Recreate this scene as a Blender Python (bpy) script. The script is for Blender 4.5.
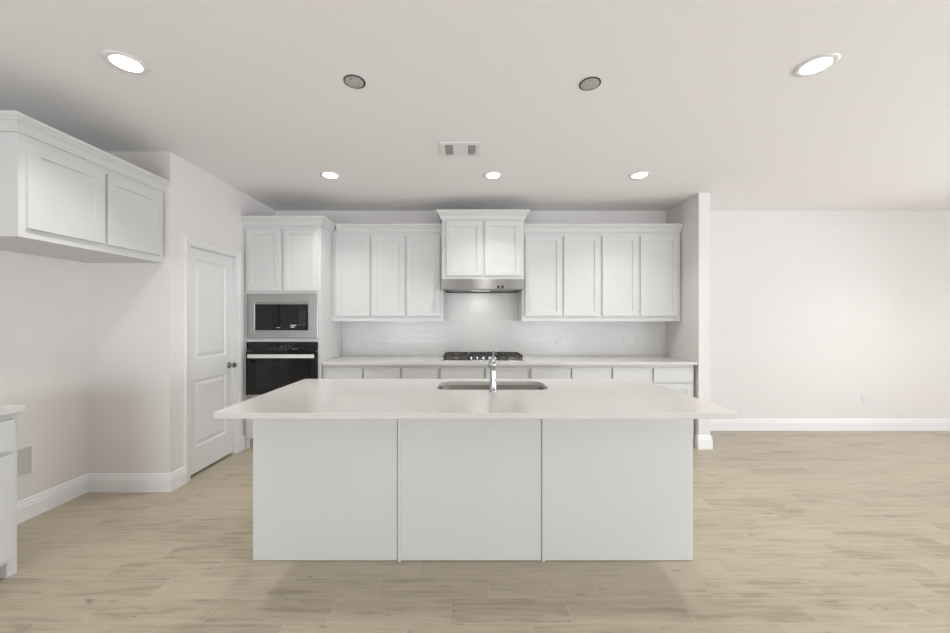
import bpy, bmesh, math
from mathutils import Vector, Matrix
for o in list(bpy.data.objects): bpy.data.objects.remove(o)
S = bpy.context.scene
COL = S.collection
PI = math.pi
# ------------------------------------------------------------------ camera, world, light, exposure
H = 1.392
cd = bpy.data.cameras.new('camera'); cam = bpy.data.objects.new('camera', cd); COL.objects.link(cam)
cam.location = (0, 0, H); cam.rotation_euler = (PI/2, 0, 0)
cd.sensor_width = 36; cd.lens = 369/950*36; cd.clip_start = .05
cd.shift_x = (475-469)/950; cd.shift_y = -(316.5-319)/950
S.camera = cam
w = bpy.data.worlds.new('world'); S.world = w; w.use_nodes = True
w.node_tree.nodes['Background'].inputs[0].default_value = (.86, .92, 1, 1)
w.node_tree.nodes['Background'].inputs[1].default_value = 1.0
S.view_settings.view_transform = 'Standard'; S.view_settings.look = 'None'
S.view_settings.exposure = 0.20; S.view_settings.gamma = 1; S.view_settings.use_curve_mapping = False
CAN_W = 6.0        # watts of each recessed downlight
WIN_W = 94.0       # lamp added outside each unseen rear window
WINR_W = 122.0      # added lamp behind each unseen right-hand window
def area(name, loc, rot, sx, sy, e, col=(1, 1, 1)):
    l = bpy.data.lights.new(name, 'AREA'); l.shape = 'RECTANGLE'; l.size = sx; l.size_y = sy; l.energy = e; l.color = col
    o = bpy.data.objects.new(name, l); COL.objects.link(o); o.location = loc; o.rotation_euler = rot
    return o
YR, XR, YB, XL = -2.8, 7.6, 4.61, -3.075      # rear wall, right wall, back wall, left wall
CEIL = 2.743
REARW = [(-2.8, -1.0), (1.8, 3.6), (4.1, 5.5), (6.0, 7.4)]      # unseen rear-wall windows, laid out for their light (x ranges)
RIGHTW = [(-2.5, -.9), (-.6, 1.0), (1.3, 2.9)]                              # unseen windows added in the right wall to let light in (y ranges)
for a, b in REARW: area('window_daylight', ((a+b)/2, YR-.55, 1.15), (PI/2+.68, 0, 0), b-a, 1.9, WIN_W*(1 if a < 4 else .4), (.92, .972, 1.045))  # added unseen lamps, tilted up to brighten the ceiling
for a, b in RIGHTW: area('window_daylight', (XR+.55, (a+b)/2, 1.15), (PI/2+.68, 0, PI/2), b-a, 1.9, WINR_W, (.92, .972, 1.045))  # likewise added, lifting the left walls and the ceiling

# ------------------------------------------------------------------ materials
def mat(name, col, rough=.5, metal=0, coat=0, emit=None, es=0, bump=0, bscale=60, var=0, vscale=3, stretch=None, spec=.5):
    m = bpy.data.materials.new(name); m.use_nodes = True
    nt = m.node_tree; N = nt.nodes; L = nt.links; p = N['Principled BSDF']
    p.inputs['Base Color'].default_value = (*col, 1); p.inputs['Roughness'].default_value = rough
    p.inputs['Metallic'].default_value = metal; p.inputs['Coat Weight'].default_value = coat
    p.inputs['Specular IOR Level'].default_value = spec
    if emit: p.inputs['Emission Color'].default_value = (*emit, 1); p.inputs['Emission Strength'].default_value = es
    tc = N.new('ShaderNodeTexCoord'); src = tc.outputs['Object']
    if stretch:
        mp = N.new('ShaderNodeMapping'); mp.inputs['Scale'].default_value = stretch; L.new(src, mp.inputs[0]); src = mp.outputs[0]
    if bump:
        n = N.new('ShaderNodeTexNoise'); n.inputs['Scale'].default_value = bscale; n.inputs['Detail'].default_value = 3
        b = N.new('ShaderNodeBump'); b.inputs['Strength'].default_value = bump; b.inputs['Distance'].default_value = .002
        L.new(src, n.inputs[0]); L.new(n.outputs[0], b.inputs['Height']); L.new(b.outputs[0], p.inputs['Normal'])
    if var:
        n = N.new('ShaderNodeTexNoise'); n.inputs['Scale'].default_value = vscale; n.inputs['Detail'].default_value = 4
        r = N.new('ShaderNodeMapRange'); r.inputs['To Min'].default_value = 1-var; r.inputs['To Max'].default_value = 1+var
        h = N.new('ShaderNodeVectorMath'); h.operation = 'SCALE'; h.inputs[0].default_value = col
        L.new(src, n.inputs[0]); L.new(n.outputs[0], r.inputs[0]); L.new(r.outputs[0], h.inputs['Scale']); L.new(h.outputs[0], p.inputs['Base Color'])
    return m
M = {}
M['wall'] = mat('wall_paint', (.76, .728, .706), .75, bump=.12, bscale=90, var=.01, vscale=4, spec=.3)
M['ceiling'] = mat('ceiling_paint', (.86, .845, .828), .85, bump=.2, bscale=55, spec=.2)
M['base'] = mat('baseboard_paint', (.84, .84, .835), .4, var=.01)
M['trim'] = mat('trim_paint', (.76, .755, .745), .38, bump=.03, bscale=40)
M['cab'] = mat('cabinet_paint', (.635, .635, .622), .42, bump=.03, bscale=60, var=.008, vscale=6)
M['inner'] = mat('cabinet_interior', (.55, .55, .54), .6, var=.02)
M['steel'] = mat('stainless_steel', (.40, .40, .39), .33, 1, var=.03, vscale=4, stretch=(1, 1, 60))
M['hood'] = mat('brushed_hood_steel', (.40, .40, .39), .34, 1, var=.02)
_p = M['hood'].node_tree.nodes['Principled BSDF']; _p.inputs['Anisotropic'].default_value = .9; _p.inputs['Anisotropic Rotation'].default_value = .25
_t = M['hood'].node_tree.nodes.new('ShaderNodeTangent'); _t.direction_type = 'RADIAL'; _t.axis = 'Z'; M['hood'].node_tree.links.new(_t.outputs[0], _p.inputs['Tangent'])
M['steelv'] = mat('brushed_sink_steel', (.27, .255, .24), .28, 1, var=.05, vscale=5, stretch=(12, 12, 1))
M['chrome'] = mat('chrome', (.44, .45, .45), .2, 1, var=.01)
M['nickel'] = mat('satin_nickel', (.35, .345, .33), .28, 1, var=.02)
M['handle'] = mat('polished_handle', (.80, .80, .77), .35, .6, var=.01)
M['black'] = mat('black_glass', (.008, .008, .008), .06, var=.02, spec=.4)
M['blackwin'] = mat('oven_window_glass', (.013, .013, .012), .05, var=.02, spec=.4)
M['iron'] = mat('cast_iron', (.045, .038, .034), .5, bump=.3, bscale=200)
M['blackplastic'] = mat('black_plastic', (.02, .02, .02), .4, var=.03)
M['dark'] = mat('dark_gap', (.03, .028, .026), .8, var=.03)
M['mark'] = mat('printed_mark', (.55, .55, .55), .5, var=.01)
M['plastic'] = mat('white_plastic', (.72, .72, .70), .35, var=.01)
M['slot'] = mat('slot_dark', (.10, .10, .10), .6, var=.02)
M['lens'] = mat('lamp_lens', (.9, .9, .9), .4, emit=(1, .99, .975), es=14, var=.01)
M['box'] = mat('grey_box_interior', (.55, .53, .51), .6, var=.06, vscale=3, stretch=(1, 30, 1))
M['galv'] = mat('galvanised_cover', (.50, .48, .455), .5, .3, var=.12, vscale=18)
M['filter'] = mat('filter_mesh', (.22, .22, .215), .4, 1, bump=.5, bscale=300)

def quartz():
    m = bpy.data.materials.new('quartz'); m.use_nodes = True; nt = m.node_tree; N = nt.nodes; L = nt.links; p = N['Principled BSDF']
    tc = N.new('ShaderNodeTexCoord')
    n1 = N.new('ShaderNodeTexNoise'); n1.inputs['Scale'].default_value = 6; n1.inputs['Detail'].default_value = 6
    n2 = N.new('ShaderNodeTexNoise'); n2.inputs['Scale'].default_value = 130; n2.inputs['Detail'].default_value = 2
    L.new(tc.outputs['Object'], n1.inputs[0]); L.new(tc.outputs['Object'], n2.inputs[0])
    mx = N.new('ShaderNodeMix'); mx.data_type = 'RGBA'; mx.inputs[6].default_value = (.62, .585, .555, 1); mx.inputs[7].default_value = (.73, .70, .675, 1)
    ad = N.new('ShaderNodeMath'); ad.operation = 'MULTIPLY_ADD'; ad.inputs[1].default_value = .45
    r = N.new('ShaderNodeMapRange'); r.inputs[1].default_value = .4; r.inputs[2].default_value = .62; r.inputs[3].default_value = 0; r.inputs[4].default_value = .3
    L.new(n2.outputs[0], r.inputs[0]); L.new(n1.outputs[0], ad.inputs[0]); L.new(r.outputs[0], ad.inputs[2])
    L.new(ad.outputs[0], mx.inputs[0]); L.new(mx.outputs[2], p.inputs['Base Color'])
    p.inputs['Roughness'].default_value = .13
    return m
M['quartz'] = quartz()

def tile():
    m = bpy.data.materials.new('subway_tile'); m.use_nodes = True; nt = m.node_tree; N = nt.nodes; L = nt.links; p = N['Principled BSDF']
    tc = N.new('ShaderNodeTexCoord'); mp = N.new('ShaderNodeMapping'); mp.inputs['Rotation'].default_value = (-PI/2, 0, 0)
    L.new(tc.outputs['Object'], mp.inputs[0])
    b = N.new('ShaderNodeTexBrick'); b.offset = .5
    for k, v in (('Scale', 1), ('Brick Width', .154), ('Row Height', .0775), ('Mortar Size', .0013), ('Mortar Smooth', .3), ('Bias', 0)): b.inputs[k].default_value = v
    b.inputs['Color1'].default_value = (.69, .685, .665, 1); b.inputs['Color2'].default_value = (.675,.67,.65,1); b.inputs['Mortar'].default_value = (.64, .635, .615, 1)
    L.new(mp.outputs[0], b.inputs[0]); L.new(b.outputs[0], p.inputs['Base Color'])
    n = N.new('ShaderNodeTexNoise'); n.inputs['Scale'].default_value = 14; n.inputs['Detail'].default_value = 1
    L.new(tc.outputs['Object'], n.inputs[0])
    b2 = N.new('ShaderNodeBump'); b2.inputs['Strength'].default_value = .35; b2.inputs['Distance'].default_value = .006
    L.new(n.outputs[0], b2.inputs['Height'])
    b1 = N.new('ShaderNodeBump'); b1.inputs['Strength'].default_value = .5; b1.inputs['Distance'].default_value = .001; b1.invert = True
    L.new(b.outputs['Fac'], b1.inputs['Height']); L.new(b2.outputs[0], b1.inputs['Normal']); L.new(b1.outputs[0], p.inputs['Normal'])
    p.inputs['Roughness'].default_value = .2; p.inputs['Specular IOR Level'].default_value = .35
    return m
M['tile'] = tile()

def floor_mat():
    m = bpy.data.materials.new('wood_look_floor_tile'); m.use_nodes = True; nt = m.node_tree; N = nt.nodes; L = nt.links; p = N['Principled BSDF']
    def mt(op, a, b=None, c=None):
        n = N.new('ShaderNodeMath'); n.operation = op
        for i, v in enumerate((a, b, c)):
            if v is None: continue
            if isinstance(v, (int, float)): n.inputs[i].default_value = v
            else: L.new(v, n.inputs[i])
        return n.outputs[0]
    tc = N.new('ShaderNodeTexCoord'); sp = N.new('ShaderNodeSeparateXYZ'); L.new(tc.outputs['Object'], sp.inputs[0])
    X, Y = sp.outputs[0], sp.outputs[1]
    RH, W = .1475, .566
    v = mt('DIVIDE', mt('SUBTRACT', Y, 1.838), RH); row = mt('FLOOR', v); fv = mt('FRACT', v)
    u = mt('DIVIDE', mt('MULTIPLY_ADD', row, .377, mt('SUBTRACT', X, .10)), W); cu = mt('FLOOR', u); fu = mt('FRACT', u)
    du = mt('MULTIPLY', mt('MINIMUM', fu, mt('SUBTRACT', 1, fu)), W)
    dv = mt('MULTIPLY', mt('MINIMUM', fv, mt('SUBTRACT', 1, fv)), RH)
    d = mt('MINIMUM', du, dv)
    gr = N.new('ShaderNodeMapRange'); gr.inputs[1].default_value = .0012; gr.inputs[2].default_value = .0032; gr.inputs[3].default_value = 1; gr.inputs[4].default_value = 0
    L.new(d, gr.inputs[0])
    cid = N.new('ShaderNodeCombineXYZ'); L.new(cu, cid.inputs[0]); L.new(row, cid.inputs[1])
    wn = N.new('ShaderNodeTexWhiteNoise'); wn.noise_dimensions = '3D'; L.new(cid.outputs[0], wn.inputs[0])
    # grain, shifted for every tile
    off = N.new('ShaderNodeVectorMath'); off.operation = 'SCALE'; off.inputs['Scale'].default_value = 37; L.new(wn.outputs['Color'], off.inputs[0])
    def grain(sx, sy, det, dist=0.):
        mp = N.new('ShaderNodeMapping'); mp.inputs['Scale'].default_value = (sx, sy, 1); L.new(tc.outputs['Object'], mp.inputs[0])
        ad = N.new('ShaderNodeVectorMath'); L.new(mp.outputs[0], ad.inputs[0]); L.new(off.outputs[0], ad.inputs[1])
        n = N.new('ShaderNodeTexNoise'); n.inputs['Scale'].default_value = 1; n.inputs['Detail'].default_value = det; n.inputs['Distortion'].default_value = dist
        L.new(ad.outputs[0], n.inputs[0]); return n.outputs[0]
    g1 = grain(3.0, 42, 6, .8); g2 = grain(1.8, 9, 4, 1.5); g3 = grain(7, 26, 2, .5); g4 = grain(2.2, 55, 3, .8)
    t = mt('MULTIPLY_ADD', g1, .55, mt('MULTIPLY', g2, .55))
    t = mt('MULTIPLY_ADD', wn.outputs['Value'], .16, t)
    cr = N.new('ShaderNodeValToRGB'); L.new(t, cr.inputs[0])
    e = cr.color_ramp.elements; e[0].position = .46; e[0].color = (.335, .28, .203, 1); e[1].position = .74; e[1].color = (.475, .408, .307, 1)
    k = e.new(.56); k.color = (.415, .35, .26, 1)
    kr = N.new('ShaderNodeMapRange'); kr.inputs[1].default_value = .685; kr.inputs[2].default_value = .78; kr.inputs[3].default_value = 0; kr.inputs[4].default_value = .65
    L.new(g3, kr.inputs[0])
    k4 = N.new('ShaderNodeMapRange'); k4.inputs[1].default_value = .62; k4.inputs[2].default_value = .72; k4.inputs[3].default_value = 0; k4.inputs[4].default_value = .28
    L.new(g4, k4.inputs[0])
    mk = N.new('ShaderNodeMix'); mk.data_type = 'RGBA'; mk.inputs[7].default_value = (.20, .155, .11, 1)
    L.new(mt('MAXIMUM', kr.outputs[0], k4.outputs[0]), mk.inputs[0]); L.new(cr.outputs[0], mk.inputs[6])
    mg = N.new('ShaderNodeMix'); mg.data_type = 'RGBA'; mg.inputs[7].default_value = (.53, .475, .39, 1)
    L.new(mt('MULTIPLY', gr.outputs[0], .6), mg.inputs[0]); L.new(mk.outputs[2], mg.inputs[6]); L.new(mg.outputs[2], p.inputs['Base Color'])
    b = N.new('ShaderNodeBump'); b.inputs['Strength'].default_value = .4; b.inputs['Distance'].default_value = .001; b.invert = True
    L.new(gr.outputs[0], b.inputs['Height']); L.new(b.outputs[0], p.inputs['Normal'])
    p.inputs['Roughness'].default_value = .36
    return m
M['floor'] = floor_mat()

def pane_mat():
    m = bpy.data.materials.new('window_glass'); m.use_nodes = True; nt = m.node_tree; N = nt.nodes; L = nt.links
    N.remove(N['Principled BSDF']); t = N.new('ShaderNodeBsdfTransparent'); g = N.new('ShaderNodeBsdfGlossy'); g.inputs['Roughness'].default_value = .02
    f = N.new('ShaderNodeFresnel'); mx = N.new('ShaderNodeMixShader'); L.new(f.outputs[0], mx.inputs[0]); L.new(t.outputs[0], mx.inputs[1]); L.new(g.outputs[0], mx.inputs[2])
    L.new(mx.outputs[0], N['Material Output'].inputs[0]); return m
M['pane'] = pane_mat()

# ------------------------------------------------------------------ helpers (all shapes are given in room coordinates)
XF = [Matrix.Identity(4)]
WL = {}
def thing(name, label, cat, loc, group=None):
    o = bpy.data.objects.new(name, None); COL.objects.link(o); o.empty_display_size = .1
    p = XF[0] @ Vector(loc); o.location = p; WL[o] = p.copy(); o['label'] = label; o['category'] = cat
    if group: o['group'] = group
    return o
def part(name, bm, m, parent=None, label=None, bevel=0, smooth=False, kind=None):
    bm.transform(XF[0])
    if bevel:
        eds = [e for e in bm.edges if len(e.link_faces) == 2 and e.calc_face_angle(0) > .6]
        bmesh.ops.bevel(bm, geom=eds, offset=bevel, segments=2, profile=.5, affect='EDGES', clamp_overlap=True)
    bmesh.ops.recalc_face_normals(bm, faces=bm.faces)
    vs = [v.co for v in bm.verts]
    c = Vector(((min(v.x for v in vs)+max(v.x for v in vs))/2, (min(v.y for v in vs)+max(v.y for v in vs))/2, min(v.z for v in vs)))
    if kind == 'structure' or m in (M['tile'], M['floor']): c = Vector((0, 0, 0))
    bmesh.ops.translate(bm, verts=bm.verts, vec=-c)
    me = bpy.data.meshes.new(name); bm.to_mesh(me); bm.free()
    if smooth:
        for p in me.polygons: p.use_smooth = True
        try: me.set_sharp_from_angle(angle=math.radians(40))
        except Exception: pass
    me.materials.append(m if not isinstance(m, str) else M[m])
    o = bpy.data.objects.new(name, me); COL.objects.link(o); WL[o] = c.copy()
    if parent is not None: o.parent = parent; o.location = c-WL[parent]
    else: o.location = c
    if label: o['label'] = label
    if kind: o['kind'] = kind
    return o
def tag(o, label, cat, group=None):
    o['label'] = label; o['category'] = cat
    if group: o['group'] = group
    return o
def bx(x0, x1, y0, y1, z0, z1, bm=None):
    bm = bm or bmesh.new()
    v = [bm.verts.new(p) for p in ((x0, y0, z0), (x1, y0, z0), (x1, y1, z0), (x0, y1, z0), (x0, y0, z1), (x1, y0, z1), (x1, y1, z1), (x0, y1, z1))]
    for f in ((0, 3, 2, 1), (4, 5, 6, 7), (0, 1, 5, 4), (1, 2, 6, 5), (2, 3, 7, 6), (3, 0, 4, 7)): bm.faces.new([v[i] for i in f])
    return bm
def prism_x(x0, x1, poly, bm=None):      # polygon in (y, z) extruded along x
    bm = bm or bmesh.new()
    a = [bm.verts.new((x0, y, z)) for y, z in poly]; b = [bm.verts.new((x1, y, z)) for y, z in poly]; n = len(poly)
    bm.faces.new(a); bm.faces.new(b[::-1])
    for i in range(n): bm.faces.new((a[i], b[i], b[(i+1) % n], a[(i+1) % n]))
    return bm
def lathe(prof, c, axis='Z', n=32, bm=None):   # prof: (radius, height along axis)
    bm = bm or bmesh.new(); R = []
    for r, h in prof:
        ring = []
        for i in range(n):
            a = 2*PI*i/n; p = (r*math.cos(a), r*math.sin(a), h)
            if axis == 'X': p = (h, p[0], p[1])
            if axis == 'Y': p = (p[0], h, p[1])
            ring.append(bm.verts.new(Vector(c)+Vector(p)))
        R.append(ring)
    for A, B in zip(R, R[1:]):
        for i in range(n): bm.faces.new((A[i], A[(i+1) % n], B[(i+1) % n], B[i]))
    bm.faces.new(R[0][::-1]); bm.faces.new(R[-1])
    return bm
def tube(pts, radii, n=16, bm=None):
    bm = bm or bmesh.new(); P = [Vector(p) for p in pts]; R = []
    if not isinstance(radii, (list, tuple)): radii = [radii]*len(P)
    for i, p in enumerate(P):
        d = (P[min(i+1, len(P)-1)]-P[max(i-1, 0)]).normalized()
        s = Vector((1, 0, 0)) if abs(d.x) < .9 else Vector((0, 1, 0))
        a = d.cross(s).normalized(); b = d.cross(a).normalized()
        R.append([bm.verts.new(p+(a*math.cos(2*PI*k/n)+b*math.sin(2*PI*k/n))*radii[i]) for k in range(n)])
    for A, B in zip(R, R[1:]):
        for i in range(n): bm.faces.new((A[i], A[(i+1) % n], B[(i+1) % n], B[i]))
    bm.faces.new(R[0][::-1]); bm.faces.new(R[-1])
    return bm
def rrect(x0, x1, y0, y1, r, k=6):
    out = []
    for cx, cy, a0 in ((x1-r, y1-r, 0), (x0+r, y1-r, PI/2), (x0+r, y0+r, PI), (x1-r, y0+r, 3*PI/2)):
        for i in range(k+1):
            a = a0+PI/2*i/k; out.append((cx+r*math.cos(a), cy+r*math.sin(a)))
    return out
def loops(levels, close_first=True, close_last=True, bm=None):   # levels: list of lists of 3D points, bridged in order
    bm = bm or bmesh.new(); R = [[bm.verts.new(p) for p in lv] for lv in levels]; n = len(R[0])
    for A, B in zip(R, R[1:]):
        for i in range(n): bm.faces.new((A[i], A[(i+1) % n], B[(i+1) % n], B[i]))
    if close_first: bm.faces.new(R[0][::-1])
    if close_last: bm.faces.new(R[-1])
    return bm
def sweep(path, prof, side=1, bm=None):   # path in (x, y); prof (out, z) closed polygon; out is to the right (side=1) of travel
    bm = bm or bmesh.new(); P = [Vector(p) for p in path]; R = []
    def nrm(a, b):
        d = (b-a).normalized(); return Vector((d.y, -d.x))*side
    for i, p in enumerate(P):
        if i == 0: m_ = nrm(P[0], P[1])
        elif i == len(P)-1: m_ = nrm(P[-2], P[-1])
        else:
            a = nrm(P[i-1], p); b = nrm(p, P[i+1]); m_ = (a+b)/(1+a.dot(b))
        R.append([bm.verts.new((p.x+m_.x*o, p.y+m_.y*o, z)) for o, z in prof])
    n = len(prof)
    for A, B in zip(R, R[1:]):
        for i in range(n): bm.faces.new((A[i], A[(i+1) % n], B[(i+1) % n], B[i]))
    bm.faces.new(R[0][::-1]); bm.faces.new(R[-1])
    return bm
def shaker(x0, x1, yf, z0, z1, th=.02, st=.058, rec=.009):
    """five-piece door, front face at y=yf looking to -y"""
    def ring(i, y): return [(x0+i, y, z0+i), (x1-i, y, z0+i), (x1-i, y, z1-i), (x0+i, y, z1-i)]
    b = .0018
    return loops([ring(0, yf+th), ring(0, yf+b), ring(b, yf), ring(st, yf), ring(st+.002, yf+rec)])
def slab(x0, x1, yf, z0, z1, th=.02): return bx(x0, x1, yf, yf+th, z0, z1)

# ------------------------------------------------------------------ the room
part('floor', bx(XL-.2, XR+.2, YR-.2, YB+.2, -.1, 0), M['floor'], kind='structure')
part('ceiling', bx(XL-.2, XR+.2, YR-.2, YB+.2, CEIL, CEIL+.1), M['ceiling'], kind='structure')
part('wall_left', bx(XL-.15, XL, YR-.15, YB+.15, 0, CEIL), M['wall'], kind='structure')
part('wall_back', bx(XL, XR, YB, YB+.15, 0, CEIL), M['wall'], kind='structure')
def holed_wall(name, horiz, a0, a1, c0, c1, holes, z0=.2, z1=2.2):
    bm = bmesh.new()
    def b(p, q, za, zb):
        if horiz: bx(p, q, c0, c1, za, zb, bm)
        else: bx(c0, c1, p, q, za, zb, bm)
    x = a0
    for p, q in holes: b(x, p, 0, CEIL); b(p, q, 0, z0); b(p, q, z1, CEIL); x = q
    b(x, a1, 0, CEIL)
    part(name, bm, M['wall'], kind='structure')
holed_wall('wall_rear', True, XL, XR, YR-.15, YR, REARW)
holed_wall('wall_right', False, YR-.15, YB+.15, XR, XR+.15, RIGHTW)
def ring_frame(horiz, p, q, c, z0, z1, wd=.05, dp=.04):
    bm = bmesh.new()
    for a, b_, za, zb in ((p, q, z0, z0+wd), (p, q, z1-wd, z1), (p, p+wd, z0+wd, z1-wd), (q-wd, q, z0+wd, z1-wd), (p+wd, q-wd, (z0+z1)/2-.02, (z0+z1)/2+.02)):
        if horiz: bx(a, b_, c-dp, c+dp, za, zb, bm)
        else: bx(c-dp, c+dp, a, b_, za, zb, bm)
    return bm
i = 0  # unseen windows, sized and spaced for the light they give
for p, q in REARW:
    i += 1; f = part('window_%d' % i, ring_frame(True, p, q, YR-.08, .2, 2.2), M['trim'], kind='structure')
    part('pane', bx(p+.04, q-.04, YR-.084, YR-.078, .23, 2.17), M['pane'], f)
for p, q in RIGHTW:
    i += 1; f = part('window_%d' % i, ring_frame(False, p, q, XR+.08, .2, 2.2), M['trim'], kind='structure')
    part('pane', bx(XR+.078, XR+.084, p+.04, q-.04, .23, 2.17), M['pane'], f)

NY = 2.978; PX = -2.413; DY0, DY1, DZ = 3.18, 3.815, 2.038
bm = bx(XL, PX, NY, NY+.12, 0, CEIL)
bx(PX-.12, PX, NY+.12, DY0, 0, CEIL, bm); bx(PX-.12, PX, DY1, YB, 0, CEIL, bm); bx(PX-.12, PX, DY0, DY1, DZ, CEIL, bm)
part('wall_pantry', bm, M['wall'], kind='structure')
WX0, WX1, WY = 2.463, 2.586, 3.955
part('wall_wing', bx(WX0, WX1, WY, YB, 0, CEIL), M['wall'], kind='structure', bevel=.004)
# door in the pantry wall
bm = bmesh.new(); cs = .02
bx(PX-.1, PX+.001, DY0-.001, DY0+.012, 0, DZ, bm); bx(PX-.1, PX+.001, DY1-.012, DY1+.001, 0, DZ, bm); bx(PX-.1, PX+.001, DY0, DY1, DZ-.012, DZ, bm)
bx(PX-.085, PX-.06, DY0+.012, DY0+.022, 0, DZ-.012, bm); bx(PX-.085, PX-.06, DY1-.022, DY1-.012, 0, DZ-.012, bm)
part('trim_1', bm, M['trim'], kind='structure')
cw = .066
prof = [(0, 0), (0, .011), (.012, .013), (.04, .017), (.05, .022), (cw-.004, .022), (cw, .018), (cw, 0)]  # (across, proud)
def casing():
    bm = bmesh.new(); R = []
    iy0, iy1, iz = DY0+.004, DY1-.004, DZ-.004
    for (y, z, sy, sz) in ((iy0, 0, -1, 0), (iy0, iz, -1, 1), (iy1, iz, 1, 1), (iy1, 0, 1, 0)):
        R.append([bm.verts.new((PX+p_, y+sy*a, z+sz*a)) for a, p_ in prof])
    n = len(prof)
    for A, B in zip(R, R[1:]):
        for k in range(n): bm.faces.new((A[k], A[(k+1) % n], B[(k+1) % n], B[k]))
    bm.faces.new(R[0]); bm.faces.new(R[-1][::-1]); return bm
part('trim_2', casing(), M['trim'], kind='structure')
# two-panel door leaf, face looks to +x
def leaf():
    x = PX-.022; y0, y1, z0, z1 = DY0+.013, DY1-.013, .022, DZ-.014
    py0, py1 = y0+.082, y1-.105
    bm = bmesh.new(); ys = [y0, py0, py1, y1]; zs = [z0, .25, .845, 1.035, 1.925, z1]; V = {}
    for a, y in enumerate(ys):
        for b, z in enumerate(zs): V[a, b] = bm.verts.new((x, y, z))
    for a in range(3):
        for b in range(5):
            if a == 1 and b in (1, 3):
                R = [[V[1, b], V[2, b], V[2, b+1], V[1, b+1]]]
                for ins, dx in ((.012, -.011), (.022, -.011), (.05, -.003)):
                    R.append([bm.verts.new((x+dx, yy, zz)) for yy, zz in ((ys[1]+ins, zs[b]+ins), (ys[2]-ins, zs[b]+ins), (ys[2]-ins, zs[b+1]-ins), (ys[1]+ins, zs[b+1]-ins))])
                for A, B in zip(R, R[1:]):
                    for k in range(4): bm.faces.new((A[k], A[(k+1) % 4], B[(k+1) % 4], B[k]))
                bm.faces.new(R[-1])
            else: bm.faces.new((V[a, b], V[a+1, b], V[a+1, b+1], V[a, b+1]))
    bk = {}
    for a in (0, 3):
        for b in (0, 5): bk[a, b] = bm.verts.new((x-.035, ys[a], zs[b]))
    bm.faces.new((bk[0, 0], bk[0, 5], bk[3, 5], bk[3, 0]))
    bm.faces.new([V[0, b] for b in range(6)]+[bk[0, 5], bk[0, 0]]); bm.faces.new([V[3, b] for b in range(5, -1, -1)]+[bk[3, 0], bk[3, 5]])
    bm.faces.new([V[a, 0] for a in range(3, -1, -1)]+[bk[0, 0], bk[3, 0]]); bm.faces.new([V[a, 5] for a in range(4)]+[bk[3, 5], bk[0, 5]])
    return bm
d = part('door_1', leaf(), M['trim'], kind='structure')
kx = PX-.022
part('door_knob', lathe([(.004, -.001), (.032, 0), (.032, .004), (.027, .009), (.011, .012), (.010, .03), (.018, .036), (.027, .046), (.028, .054), (.022, .062), (.004, .065)], (kx, 3.742, .925), 'X'), M['nickel'], d, 'satin nickel round knob', smooth=True)
for z in (.25, 1.05, 1.82):
    part('hinge', tube([(PX-.016, DY0+.012, z-.045), (PX-.016, DY0+.012, z+.045)], .006, 10), M['nickel'], d)
# baseboards
BP = [(0, 0), (.016, 0), (.016, .098), (.013, .106), (.013, .118), (.009, .124), (.009, .136), (.005, .146), (0, .148)]
part('baseboard_left', sweep([(XL, 2.034), (XL, NY), (PX, NY), (PX, DY0+.004-cw)], BP), M['base'], kind='structure')
part('baseboard_pantry', sweep([(PX, DY1-.004+cw), (PX, 3.955)], BP), M['base'], kind='structure')
part('baseboard_back', sweep([(WX0, 4.0), (WX0, WY), (WX1, WY), (WX1, YB), (XR, YB), (XR, YR), (XL, YR), (XL, 1.1)], BP), M['base'], kind='structure')

# ------------------------------------------------------------------ cabinets
CROWN = [(0, 0), (.012, 0), (.012, .012), (.016, .016), (.022, .034), (.034, .050), (.040, .052), (.040, .060), (.052, .070), (.058, .078), (.058, .09), (0, .09)]
def crown(path, z0, ht, out, side=1):
    prof = [(o*out/.058, z0+z*ht/.09) for o, z in CROWN]
    return sweep(path, prof, side)
G = .0006
def upper(label, x0, x1, yf, yb, z0, z1, doors, dz0, dz1, group=None):
    t = thing('wall_cabinet', label, 'cabinet', ((x0+x1)/2, yb, z0), group)
    part('body', bx(x0+G, x1-G, yf, yb, z0, z1), M['cab'], t, bevel=.0012)
    for a, b in doors: part('door', shaker(a, b, yf-.02, dz0, dz1), M['cab'], t)
    return t
UF, UZ0, UZ1 = 4.28, 1.365, 2.42
DZ0, DZ1 = 1.427, 2.350
upper('white single-door wall cabinet right beside the tall oven cabinet', -1.588, -1.137, UF, YB, UZ0, UZ1, [(-1.540, -1.149)], DZ0, DZ1)
upper('white two-door wall cabinet touching the left side of the range hood', -1.137, -.302, UF, YB, UZ0, UZ1, [(-1.125, -.743), (-.716, -.335)], DZ0, DZ1)
upper('white two-door wall cabinet touching the right side of the range hood', .614, 1.527, UF, YB, UZ0, UZ1, [(.649, 1.074), (1.097, 1.512)], DZ0, DZ1)
upper('white two-door wall cabinet at the far right, against the wing wall', 1.527, 2.452, UF, YB, UZ0, UZ1, [(1.542, 1.951), (1.982, 2.412)], DZ0, DZ1)
# cabinet over the hood
t = upper('short raised two-door white cabinet directly above the range hood', -.301, .613, 4.13, YB, 1.8375, 2.51, [(-.252, .147), (.178, .581)], 1.877, 2.480)
part('crown_molding', crown([(-.301, YB-.001), (-.301, 4.13), (.613, 4.13), (.613, YB-.001)], 2.50, .10, .06, 1), M['cab'], t)
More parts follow.
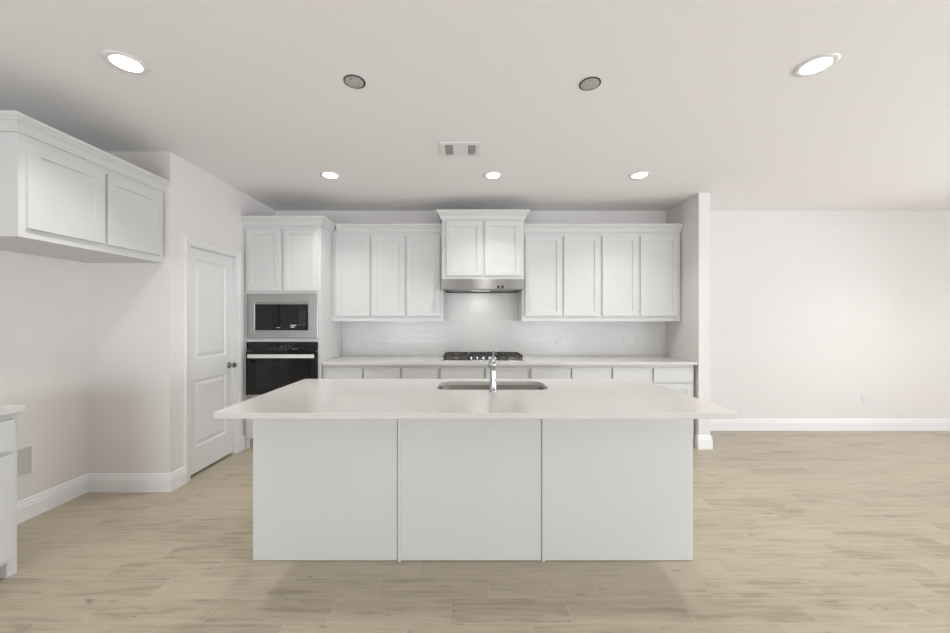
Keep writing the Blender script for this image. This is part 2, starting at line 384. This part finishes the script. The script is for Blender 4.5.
# crowns of the two banks
TX1, TY = -1.59, 3.96
c = thing('crown_molding', 'white crown molding capping the wall cabinets left of the hood', 'molding', (-1, YB, UZ1))
part('molding', crown([(TX1+.0605, UF), (-.303, UF)], UZ1-.025, .09, .055, 1), M['cab'], c)
c = thing('crown_molding', 'white crown molding capping the wall cabinets right of the hood', 'molding', (1.5, YB, UZ1))
part('molding', crown([(.616, UF), (2.459, UF)], UZ1-.025, .09, .055, 1), M['cab'], c)

# tall oven cabinet
t = thing('oven_cabinet', 'tall white cabinet housing the microwave and wall oven', 'cabinet', (-2.0, YB, 0))
x0, x1 = PX+.001, TX1
part('side_panel', bx(x0, x0+.062, TY, YB, 0, 2.42), M['cab'], t, bevel=.001)
part('side_panel', bx(x1-.055, x1, TY, YB, 0, 2.42), M['cab'], t, bevel=.001)
part('back_panel', bx(x0+.062, x1-.055, YB-.012, YB, .1, 2.42), M['inner'], t)
for za, zb in ((2.30, 2.42), (1.662, 1.74), (1.148, 1.184), (.45, .54), (.1, .14)): part('frame_rail', bx(x0+.062, x1-.055, TY, TY+.02, za, zb), M['cab'], t, bevel=.0008)
part('frame_stile', bx(-2.03, -1.96, TY+.0005, TY+.0205, 1.74, 2.30), M['cab'], t)
for z in (2.40, 1.672, 1.158, .51, .105): part('shelf', bx(x0+.0625, x1-.0555, TY+.021, YB-.013, z, z+.018), M['inner'], t)
part('door', shaker(-2.376, -2.012, TY-.02, 1.695, 2.355), M['cab'], t)
part('door', shaker(-1.980, -1.621, TY-.02, 1.695, 2.355), M['cab'], t)
part('drawer', slab(-2.376, -1.621, TY-.02, .125, .495), M['cab'], t, bevel=.0015)
part('toe_kick', bx(x0+.062, x1-.055, TY+.075, TY+.09, 0, .1), M['cab'], t)
part('crown_molding', crown([(x0+.001, TY), (TX1, TY), (TX1, UF-.002)], UZ1-.025, .09, .058, 1), M['cab'], t)

# base cabinets
BF = 4.0
def base(label, x0, x1, bays, drawer_only=False):
    t = thing('base_cabinet', label, 'cabinet', ((x0+x1)/2, YB, 0))
    part('body', prism_x(x0+G, x1-G, [(BF, .1), (BF, .899), (YB-.001, .899), (YB-.001, 0), (BF+.075, 0), (BF+.075, .1)]), M['cab'], t)
    for a, b in bays:
        part('drawer', slab(a, b, BF-.02, .712, .863), M['cab'], t, bevel=.0015)
        part('door', shaker(a, b, BF-.02, .12, .690), M['cab'], t)
    return t
k = .010786
ux = lambda u: (u-469)*k
base('narrow white base cabinet under the counter right beside the wall oven', -1.588, ux(362.9), [(ux(325.6), ux(362))])
base('two-drawer white base cabinet left of the one below the cooktop', ux(362.9), ux(439), [(ux(363.8), ux(399.8)), (ux(402), ux(437.3))])
base('two-drawer white base cabinet directly under the gas cooktop', ux(439), ux(529.2), [(ux(440.8), ux(483.6)), (ux(486), ux(527.2))])
base('two-drawer white base cabinet right of the one below the cooktop', ux(529.2), ux(612), [(ux(531.4), ux(570)), (ux(572.2), ux(611))])
base('two-drawer white base cabinet at the far right end by the wing wall', ux(612), 2.436, [(ux(613.2), ux(651.6)), (ux(654), ux(692.4))])
# back worktop
wt = part('countertop', loops([[(x, y, z) for x, y in rrect(-1.588, 2.461, 3.958, YB-.001, .002, 1)] for z in (.90, .93)]), M['quartz'], bevel=.002)
tag(wt, 'long pale quartz countertop along the back wall holding the cooktop', 'countertop')
# backsplash
bm = bx(-1.588, 2.4615, YB-.009, YB-.0005, .9305, 1.3645); bx(-.3, .612, YB-.009, YB-.0005, 1.3645, 1.836, bm)
bs = part('backsplash', bm, M['tile']); tag(bs, 'glossy white subway tile backsplash between counter and wall cabinets', 'backsplash')

# ------------------------------------------------------------------ appliances
# microwave
t = thing('microwave', 'built-in black microwave in a wide stainless trim frame above the oven', 'microwave', (-2, 4.2, 1.19))
mx0, mx1, mz0, mz1 = -2.376, -1.616, 1.185, 1.660
wx0, wx1, wz0, wz1 = -2.283, -1.722, 1.276, 1.562
def frame(x0, x1, z0, z1, a0, a1, b0, b1, yf, yb, e=.003):
    def r(p0, p1, q0, q1, y): return [(p0, y, q0), (p1, y, q0), (p1, y, q1), (p0, y, q1)]
    bm = bmesh.new()
    lv = [r(x0, x1, z0, z1, yb), r(x0, x1, z0, z1, yf+e), r(x0+e, x1-e, z0+e, z1-e, yf), r(a0-e, a1+e, b0-e, b1+e, yf), r(a0, a1, b0, b1, yf+e), r(a0, a1, b0, b1, yb)]
    R = [[bm.verts.new(p) for p in l] for l in lv]
    for A, B in zip(R, R[1:]+R[:1]):
        for i in range(4): bm.faces.new((A[i], A[(i+1) % 4], B[(i+1) % 4], B[i]))
    return bm
part('trim_frame', frame(mx0, mx1, mz0, mz1, wx0-.004, wx1+.004, wz0-.004, wz1+.004, TY-.022, TY-.001), M['steel'], t)
part('cavity', bx(wx0, wx1, TY, 4.40, wz0, wz1), M['blackplastic'], t)
part('top_grille', bx(wx0, wx1, TY-.016, TY-.0005, wz1-.012, wz1), M['steel'], t)
part('door', bx(wx0, -1.868, TY-.019, TY-.0005, wz0, wz1-.0135), M['black'], t, bevel=.001)
cp = part('control_panel', bx(-1.866, wx1, TY-.019, TY-.0005, wz0, wz1-.0135), M['black'], t, bevel=.001)
KG = mat('key_grey', (.12, .12, .12), .5)
for r_ in range(6):
    for c_ in range(3):
        x = -1.815+c_*.026; z = 1.468-r_*.026; part('key', bx(x, x+.012, TY-.0196, TY-.019, z, z+.006), KG, cp)
for a, b, z in ((-1.80, -1.785, 1.515), (-1.825, -1.79, 1.325), (-1.775, -1.745, 1.325)): part('key', bx(a, b, TY-.0196, TY-.019, z, z+.006), KG, cp)
bm = bx(-2.055, -2.015, TY-.0196, TY-.019, 1.297, 1.303)
part('badge', bm, M['mark'], t)
bm = bx(-1.905, -1.845, TY-.0198, TY-.0192, 1.318, 1.330); bx(-1.905, -1.865, TY-.0198, TY-.0192, 1.298, 1.311, bm)
part('sticker', bm, M['mark'], t)
# wall oven
t = thing('wall_oven', 'black glass wall oven with long pale bar handle below the microwave', 'oven', (-2, 4.2, .55))
ox0, ox1 = -2.376, -1.618
part('cavity', bx(ox0+.04, ox1-.04, TY+.0005, 4.5, .56, 1.148), M['blackplastic'], t)
cp = part('control_panel', bx(ox0, ox1, TY-.022, TY-.0005, 1.052, 1.146), M['black'], t, bevel=.0015)
DG = mat('display_grey', (.22, .22, .22), .5)
for a, b, z, h_ in ((-2.02, -1.985, 1.092, .006), (-2.13, -2.115, 1.070, .003), (-2.07, -1.99, 1.070, .003), (-1.975, -1.955, 1.070, .003), (-1.945, -1.93, 1.070, .003), (-1.92, -1.905, 1.070, .003), (-1.885, -1.865, 1.068, .010), (-1.85, -1.835, 1.070, .009), (-1.925, -1.923, 1.078, .03), (-1.905, -1.903, 1.078, .03), (-1.955, -1.953, 1.078, .03)):
    part('display_mark', bx(a, b, TY-.0228, TY-.022, z, z+h_), DG, cp)
dr = part('door', bx(ox0, ox1, TY-.03, TY-.0005, .585, 1.047), M['black'], t, bevel=.002)
part('window', bx(ox0+.10, ox1-.10, TY-.0306, TY-.030, .66, .95), M['blackwin'], dr)
hd = part('handle', bx(ox0+.04, ox1-.018, TY-.075, TY-.055, .980, 1.018), M['handle'], dr, 'pale metal bar handle', bevel=.006)
for x in (ox0+.05, ox1-.055): part('handle_post', bx(x-.008, x+.008, TY-.056, TY-.03, .988, 1.008), M['steel'], hd)
part('bottom_trim', bx(ox0, ox1, TY-.022, TY-.0005, .540, .583), M['steel'], t, 'stainless strip', bevel=.001)
# range hood
t = thing('range_hood', 'slim stainless under-cabinet range hood above the cooktop', 'range hood', (.156, YB, 1.72))
hx0, hx1, hy, hz0, hz1 = -.299, .611, 4.095, 1.718, 1.8365
def rr(i, z, yb=YB-.012): return [(hx0+i, hy+i, z), (hx1-i, hy+i, z), (hx1-i, yb, z), (hx0+i, yb, z)]
bm = loops([rr(0, hz1), rr(0, hz0+.01), rr(.006, hz0), rr(.025, hz0), rr(.03, hz0+.018)])
part('shell', bm, M['hood'], t)
for a, b in ((hx0+.05, hx0+.30), (hx1-.33, hx1-.06)): part('filter', bx(a, b, hy+.06, YB-.08, hz0+.006, hz0+.0175), M['filter'], t, 'dark mesh grease filter', bevel=.002)
part('lamp_cover', bx(hx0+.33, hx0+.55, hy+.06, YB-.12, hz0+.004, hz0+.0175), M['plastic'], t, bevel=.003)
for x in (.327, .372): part('knob', lathe([(.016, .001), (.016, -.006), (.013, -.02), (.002, -.021)], (x, hy, 1.749), 'Y', 20), M['blackplastic'], t, 'black round knob', smooth=True)
l = bpy.data.lights.new('hood_lamp', 'AREA'); l.shape = 'RECTANGLE'; l.size = .18; l.size_y = .25; l.energy = 1.0; l.color = (1, .985, .95)
o = bpy.data.objects.new('hood_lamp', l); COL.objects.link(o); o.location = (.141, 4.33, hz0+.002); o.parent = t; o.matrix_parent_inverse = Matrix.Translation(-WL[t])
# cooktop
CX, cy0, cy1 = .156, 4.045, 4.545
t = thing('cooktop', 'five-burner gas cooktop with black iron grates on the back counter', 'cooktop', (CX, 4.3, .93))
part('plate', loops([[(x, y, z) for x, y in rrect(CX-.448+i_, CX+.448-i_, cy0+i_, cy1-i_, .015)] for i_, z in ((0, .9305), (0, .938), (.004, .941))]), M['steel'], t, 'stainless plate', smooth=True)
for bxx, byy, r in ((-.31, .13, .036), (-.31, .37, .045), (0, .28, .058), (.31, .13, .045), (.31, .37, .036)):
    b_ = part('burner', lathe([(r+.018, .9412), (r+.016, .947), (r, .950), (r*.95, .962), (r*.7, .963)], (CX+bxx, cy0+byy, 0)), M['steel'], t, smooth=True)
    part('burner_cap', lathe([(r*.9, .9632), (r*.96, .966), (r*.9, .972), (r*.2, .973)], (CX+bxx, cy0+byy, 0)), M['iron'], b_, 'black iron cap', smooth=True)
def grate(x0, x1, y0, y1):
    bm = bmesh.new(); b = .007; z0, z1 = .972, .988
    def bar(p, q, w_=b):
        (xa, ya), (xb, yb_) = p, q
        d = Vector((xb-xa, yb_-ya)).normalized(); n_ = Vector((-d.y, d.x))*w_
        pts = [(xa+n_.x, ya+n_.y), (xb+n_.x, yb_+n_.y), (xb-n_.x, yb_-n_.y), (xa-n_.x, ya-n_.y)]
        loops([[(x, y, z0) for x, y in pts], [(x, y, z1) for x, y in pts]], bm=bm)
    c_ = .03
    P = [(x0+c_, y0), (x1-c_, y0), (x1, y0+c_), (x1, y1-c_), (x1-c_, y1), (x0+c_, y1), (x0, y1-c_), (x0, y0+c_)]
    for a, b2 in zip(P, P[1:]+P[:1]): bar(a, b2)
    ym = (y0+y1)/2; bar((x0, ym), (x1, ym))
    for yc in ((y0+ym)/2, (y1+ym)/2):
        xm = (x0+x1)/2
        bar((x0, yc), (xm-.025, yc)); bar((x1, yc), (xm+.025, yc)); bar((xm, yc-.025), (xm, yc-(ym-y0)/2)); bar((xm, yc+.025), (xm, yc+(ym-y0)/2))
        for s in (-1, 1):
            bar((xm+s*.03, yc-.03), (xm+s*.09, yc-.09), .005); bar((xm+s*.03, yc+.03), (xm+s*.09, yc+.09), .005)
    for x, y in ((x0+.01, y0+.03), (x1-.01, y0+.03), (x0+.01, y1-.03), (x1-.01, y1-.03), (x0+.005, ym), (x1-.005, ym)):
        loops([[(x-.008, y-.008, .9412), (x+.008, y-.008, .9412), (x+.008, y+.008, .9412), (x-.008, y+.008, .9412)], [(x-.010, y-.010, z0), (x+.010, y-.010, z0), (x+.010, y+.010, z0), (x-.010, y+.010, z0)]], bm=bm)
    return bm
part('grate', grate(CX-.435, CX-.165, cy0+.02, cy1-.02), M['iron'], t)
part('grate', grate(CX-.15, CX+.15, cy0+.115, cy1-.02), M['iron'], t)
part('grate', grate(CX+.165, CX+.435, cy0+.02, cy1-.02), M['iron'], t)
for i in range(5):
    part('knob', lathe([(.018, .9412), (.018, .947), (.012, .950), (.011, .972), (.008, .975)], (CX-.135+i*.0675, cy0+.055, 0), 'Z', 20), M['chrome'], t, 'chrome control knob', smooth=True)

# ------------------------------------------------------------------ island
IX0, IX1, IY0, IY1 = -1.242, 1.288, 2.122, 2.815
t = thing('kitchen_island', 'large white panelled kitchen island standing in the middle of the floor', 'island', (.02, 2.45, 0))
bm = bmesh.new()   # carcass open at the top for the sink
bx(IX0+.012, IX1-.012, IY0+.02, IY0+.04, 0, .899, bm); bx(IX0+.012, IX0+.03, IY0+.04, IY1, 0, .899, bm); bx(IX1-.03, IX1-.012, IY0+.04, IY1, 0, .899, bm)
bx(IX0+.03, IX1-.03, IY1-.02, IY1, .1, .899, bm); bx(IX0+.03, IX1-.03, IY0+.04, IY1-.02, .1, .12, bm); bx(IX0+.03, IX1-.03, IY1-.09, IY1-.075, 0, .1, bm)
part('carcass', bm, M['cab'], t)
i1, i2 = (399.5-469)*.005752, (542.5-469)*.005752
f_ = 369*.005752/369
s1, s2 = (399.4-469)*2.122/369, (543.6-469)*2.122/369
for a, b in ((IX0, s1-.0125), (s1+.0085, s2-.0125), (s2+.0085, IX1)): part('front_panel', bx(a, b, IY0, IY0+.0195, .004, .899), M['cab'], t, bevel=.0012)
for s in (s1, s2): part('batten', bx(s-.0085, s+.0085, IY0-.005, IY0+.0195, 0, .899), M['cab'], t, bevel=.0015)
for x in (IX0, IX1-.0115): part('side_panel', bx(x, x+.0115, IY0+.02, IY1, .004, .899), M['cab'], t, bevel=.001)
n = 5; wd = (IX1-IX0-.06)/n
for q in range(n):
    a = IX0+.03+q*wd+.015; b = a+wd-.03
    bm = shaker(-b, -a, -(IY1+.02), .12, .690); bmesh.ops.rotate(bm, verts=bm.verts, cent=(0, 0, 0), matrix=Matrix.Rotation(PI, 3, 'Z')); part('door', bm, M['cab'], t)
    part('drawer', bx(a, b, IY1+.0005, IY1+.02, .712, .863), M['cab'], t, bevel=.0015)
# island worktop with the sink cut-out
SX0, SX1, SY0, SY1 = -.214, .531, 2.410, 2.752
TXa, TXb, TYa, TYb = -1.268, 1.332, 1.814, 2.851
def lv(i_, z): return [(x, y, z) for x, y in rrect(TXa+i_, TXb-i_, TYa+i_, TYb-i_, .022)]
def hl(i_, z): return [(x, y, z) for x, y in rrect(SX0-i_, SX1+i_, SY0-i_, SY1+i_, .085)]
bm = bmesh.new(); lvl = [hl(0, .9005), lv(.002, .9005), lv(0, .9025), lv(0, .928), lv(.002, .93), hl(.002, .93), hl(0, .928)]
R = [[bm.verts.new(p) for p in l] for l in lvl]; n = len(R[0])
for A, B in zip(R, R[1:]+R[:1]):
    for i in range(n): bm.faces.new((A[i], A[(i+1) % n], B[(i+1) % n], B[i]))
it = part('countertop', bm, M['quartz']); tag(it, 'pale speckled quartz slab topping the island, with a sink cut-out', 'countertop')
# sink
t = thing('sink', 'undermount stainless sink bowl set into the island top', 'sink', (.16, 2.58, .70))
def sl(i_, z, r=.08): return [(x, y, z) for x, y in rrect(SX0+i_, SX1-i_, SY0+i_, SY1-i_, r)]
bm = loops([sl(-.015, .8995, .09), sl(-.0005, .8995, .0855), sl(.002, .895, .083), sl(.012, .73, .075), sl(.03, .708, .06), sl(.10, .703, .04)], False, True)
bmesh.ops.recalc_face_normals(bm, faces=bm.faces)
o = part('bowl', bm, M['steelv'], t, smooth=True)
so = o.modifiers.new('s', 'SOLIDIFY'); so.thickness = .0012; so.offset = 0
part('drain', lathe([(.045, .7045), (.045, .7075), (.03, .7085), (.03, .706), (.004, .706)], (.16, 2.62, 0)), M['chrome'], t, smooth=True)
# faucet
FX, FY = .1535, 2.355
t = thing('faucet', 'chrome single-lever pull-out faucet at the sink edge of the island', 'faucet', (FX, FY, .93))
part('body', lathe([(.028, .9305), (.028, .938), (.0245, .944), (.022, .950), (.0205, .99), (.0195, 1.06), (.0185, 1.085), (.0215, 1.09), (.0225, 1.10), (.021, 1.112), (.012, 1.122), (.004, 1.124)], (FX, FY, 0)), M['chrome'], t, smooth=True)
sp = part('spout', tube([(FX, FY+.005, 1.085), (FX, FY+.04, 1.105), (FX, FY+.10, 1.118), (FX, FY+.15, 1.112), (FX, FY+.19, 1.094), (FX, FY+.205, 1.07)], [.014, .0165, .016, .0165, .018, .0165]), M['chrome'], t, smooth=True)
part('spray_nozzle', tube([(FX, FY+.205, 1.0695), (FX, FY+.208, 1.058)], [.014, .013]), M['blackplastic'], sp)
part('lever', tube([(FX, FY, 1.118), (FX, FY-.001, 1.14), (FX+.001, FY-.008, 1.165), (FX+.002, FY-.018, 1.190)], [.010, .0075, .006, .0045], 12), M['chrome'], t, smooth=True)
part('button', tube([(FX-.016, FY-.006, 1.101), (FX-.031, FY-.010, 1.101)], [.009, .008], 14), M['nickel'], t, 'dark side cap', smooth=True)

# ------------------------------------------------------------------ left wall: cabinet over the refrigerator gap and bar cabinet (fronts look to +x)
def left_xf(y1):     # local x runs along -Y->+Y, local y=0 is the wall, front at negative y
    return Matrix(((0, -1, 0, XL), (1, 0, 0, 0), (0, 0, 1, 0), (0, 0, 0, 1)))
XF[0] = left_xf(0)
D = .609
t = thing('wall_cabinet', 'deep two-door white cabinet high over the empty refrigerator space', 'cabinet', (2.5, 0, 1.844))
fy0, fy1 = 2.018, 2.976
part('body', bx(fy0, fy1, -D, -.0006, 1.844, 2.43), M['cab'], t, bevel=.0012)
part('door', shaker(2.051, 2.481, -D-.02, 1.896, 2.374), M['cab'], t)
part('door', shaker(2.503, 2.938, -D-.02, 1.896, 2.374), M['cab'], t)
part('crown_molding', crown([(fy0, -.001), (fy0, -D), (fy1-.0005, -D)], 2.415, .085, .058, 1), M['cab'], t)
t = thing('base_cabinet', 'white base cabinet at the left edge below the short counter', 'cabinet', (1.5, 0, 0))
c0, c1 = 1.11, 2.03
part('body', prism_x(c0, c1-.047, [(-D+.02, .075), (-D+.02, .884), (-.001, .884), (-.001, 0), (-D+.09, 0), (-D+.09, .075)]), M['cab'], t)
part('end_stile', bx(c1-.0465, c1, -D+.02, -.001, 0, .884), M['cab'], t, bevel=.001)
for a, b in ((1.135, 1.545), (1.57, 2.002)):
    part('drawer', slab(a, b, -D, .685, .850), M['cab'], t, bevel=.0015)
    part('door', shaker(a, b, -D, .10, .662), M['cab'], t)
ct = part('countertop', loops([[(x, y, z) for x, y in rrect(c0-.02, c1+.018, -D-.010, -.001, .008, 3)] for z in (.885, .915)]), M['quartz'], bevel=.002)
tag(ct, 'short quartz counter corner at the left edge of the room', 'countertop')
XF[0] = Matrix.Identity(4)

# recessed utility box in the left wall
t = thing('wall_box', 'small recessed grey utility box low in the left wall', 'wall box', (XL, 2.5, .31))
by0, by1, bz0, bz1 = 2.40, 2.588, .315, .50
bm = bmesh.new()
def yr(i, x): return [(x, by0-i, bz0-i), (x, by1+i, bz0-i), (x, by1+i, bz1+i), (x, by0-i, bz1+i)]
R = [[bm.verts.new(p) for p in l] for l in (yr(.018, XL+.0005), yr(.018, XL+.004), yr(.0, XL+.006), yr(0, XL+.0005))]
for A, B in zip(R, R[1:]+R[:1]):
    for i in range(4): bm.faces.new((A[i], A[(i+1) % 4], B[(i+1) % 4], B[i]))
part('flange', bm, M['wall'], t)
part('insert', bx(XL+.0005, XL+.002, by0, by1, bz0, bz1), M['box'], t, 'grey insert')

# ------------------------------------------------------------------ ceiling fittings
def can(x, y, label, group='recessed ceiling downlights', r=.065, R_=.093):
    t = thing('downlight', label, 'light', (x, y, CEIL-.012), group if group else None)
    part('trim_ring', lathe([(r, CEIL-.003), (r, CEIL-.006), (r+.012, CEIL-.009), (R_-.004, CEIL-.006), (R_, CEIL-.0005), (r+.006, CEIL-.0005)], (x, y, 0), n=40), M['trim'], t, smooth=True)
    part('lens', lathe([(r-.0005, CEIL-.0065), (r-.0005, CEIL-.002)], (x, y, 0), n=40), M['lens'], t, 'glowing lens')
    l = bpy.data.lights.new('downlight_lamp', 'AREA'); l.shape = 'DISK'; l.size = .13; l.energy = CAN_W; l.color = (1, .99, .975); l.spread = math.radians(115)
    o = bpy.data.objects.new('downlight_lamp', l); COL.objects.link(o); o.location = (x, y, CEIL-.012); o.parent = t; o.matrix_parent_inverse = Matrix.Translation(-WL[t])
can(-1.805, 1.944, 'large bright downlight at the upper left, over the refrigerator cabinet end')
can(1.846, 1.963, 'large bright downlight at the upper right of the ceiling')
can(-1.299, 3.46, 'small downlight left of the air vent, in the back row')
can(.225, 3.46, 'small downlight in the middle of the back row, beyond the air vent', r=.062, R_=.088)
can(1.599, 3.46, 'small downlight at the right end of the back row')
for x, y in ((0, -.6), (-1.8, -1.2), (1.85, -1.2), (4.8, 3.3), (6.5, 3.3), (4.8, .9), (6.5, .9)): can(x, y, 'ceiling downlight in the room behind the viewpoint' if y < 0 else 'ceiling downlight beyond the right edge of the view')  # those on the right are added to brighten the floor there
def cover(x, y, label):
    t = thing('ceiling_cover', label, 'junction cover', (x, y, CEIL-.006), 'round metal covers in the ceiling')
    part('rim', lathe([(.060, CEIL-.0005), (.060, CEIL-.004), (.055, CEIL-.0045), (.055, CEIL-.0005)], (x, y, 0), n=36), M['dark'], t, 'dark rim')
    part('plate', lathe([(.052, CEIL-.0048), (.052, CEIL-.0068), (.048, CEIL-.0075)], (x-.001, y-.0025, 0), n=36), M['galv'], t, smooth=True)
    for dx in (-.035, .035): part('screw', lathe([(.005, CEIL-.0075), (.005, CEIL-.0095), (.003, CEIL-.0105)], (x+dx*.3, y+dx, 0), n=12), M['nickel'], t)
cover(-.651, 2.099, 'round grey metal cover plate in the ceiling, left of the pair')
cover(.694, 2.117, 'round grey metal cover plate in the ceiling, right of the pair')
# air vent
t = thing('air_vent', 'white rectangular air vent in the ceiling with two louvred ends', 'vent', (-.07, 2.93, CEIL))
vx0, vx1, vy0, vy1 = -.222, .086, 2.815, 3.052
bm = bmesh.new(); z0, z1 = CEIL-.009, CEIL-.0005
L0, L1, R0, R1 = vx0+.035, vx0+.098, vx1-.098, vx1-.035; ya, yb = vy0+.035, vy1-.03
for a, b, c_, d_ in ((vx0, vx1, vy0, ya), (vx0, vx1, yb, vy1), (vx0, L0, ya, yb), (L1, R0, ya, yb), (R1, vx1, ya, yb)): bx(a, b, c_, d_, z0, z1, bm)
part('faceplate', bm, M['trim'], t)
part('duct', bx(L0, R1, ya, yb, CEIL-.0012, CEIL-.0005), M['slot'], t)
for a, b, s in ((L0, L1, 1), (R0, R1, -1)):
    bm = bmesh.new(); q = a+.004
    while q < b-.004:
        loops([[(q, ya, CEIL-.002), (q+.002, ya, CEIL-.002), (q+.002, yb, CEIL-.002), (q, yb, CEIL-.002)], [(q+s*.004, ya, z0+.0005), (q+.002+s*.004, ya, z0+.0005), (q+.002+s*.004, yb, z0+.0005), (q+s*.004, yb, z0+.0005)]], bm=bm); q += .009
    part('louvre', bm, M['trim'], t)
part('lever', bx(R1+.008, R1+.012, 2.90, 2.93, z0-.006, z0), M['trim'], t)

# ------------------------------------------------------------------ outlets
def outlet(x, z, label, horiz, y):
    t = thing('wall_outlet', label, 'outlet', (x, y, z))
    w_, h_ = (.122, .076) if horiz else (.076, .122)
    part('plate', bx(x-w_/2, x+w_/2, y-.006, y-.0003, z-h_/2, z+h_/2), M['plastic'], t, bevel=.002)
    for s in (-1, 1):
        dx, dz = (s*.024, 0) if horiz else (0, s*.024)
        r_ = part('socket', bx(x+dx-.014, x+dx+.014, y-.0075, y-.006, z+dz-.014, z+dz+.014), M['plastic'], t, bevel=.0007)
        bm = bmesh.new()
        for q in (-.006, .006):
            if horiz: bx(x+dx-.005, x+dx+.004, y-.0078, y-.0075, z+dz+q-.001, z+dz+q+.001, bm)
            else: bx(x+dx+q-.001, x+dx+q+.001, y-.0078, y-.0075, z+dz-.004, z+dz+.005, bm)
        part('slots', bm, M['slot'], r_)
ky = YB-.009
oz = lambda v: H-(v-319)*ky/369
oX = lambda u: (u-469)*ky/369
outlet(oX(391.5), oz(343.5), 'white outlet on the tile backsplash left of the cooktop', True, ky)
outlet(oX(560.5), oz(341.5), 'white outlet on the tile backsplash just right of the cooktop', True, ky)
outlet(oX(629), oz(342), 'white outlet on the tile backsplash near the wing wall', True, ky)
outlet((865-469)*YB/369, H-(399.5-319)*YB/369, 'white outlet low on the bare wall at the right', False, YB)
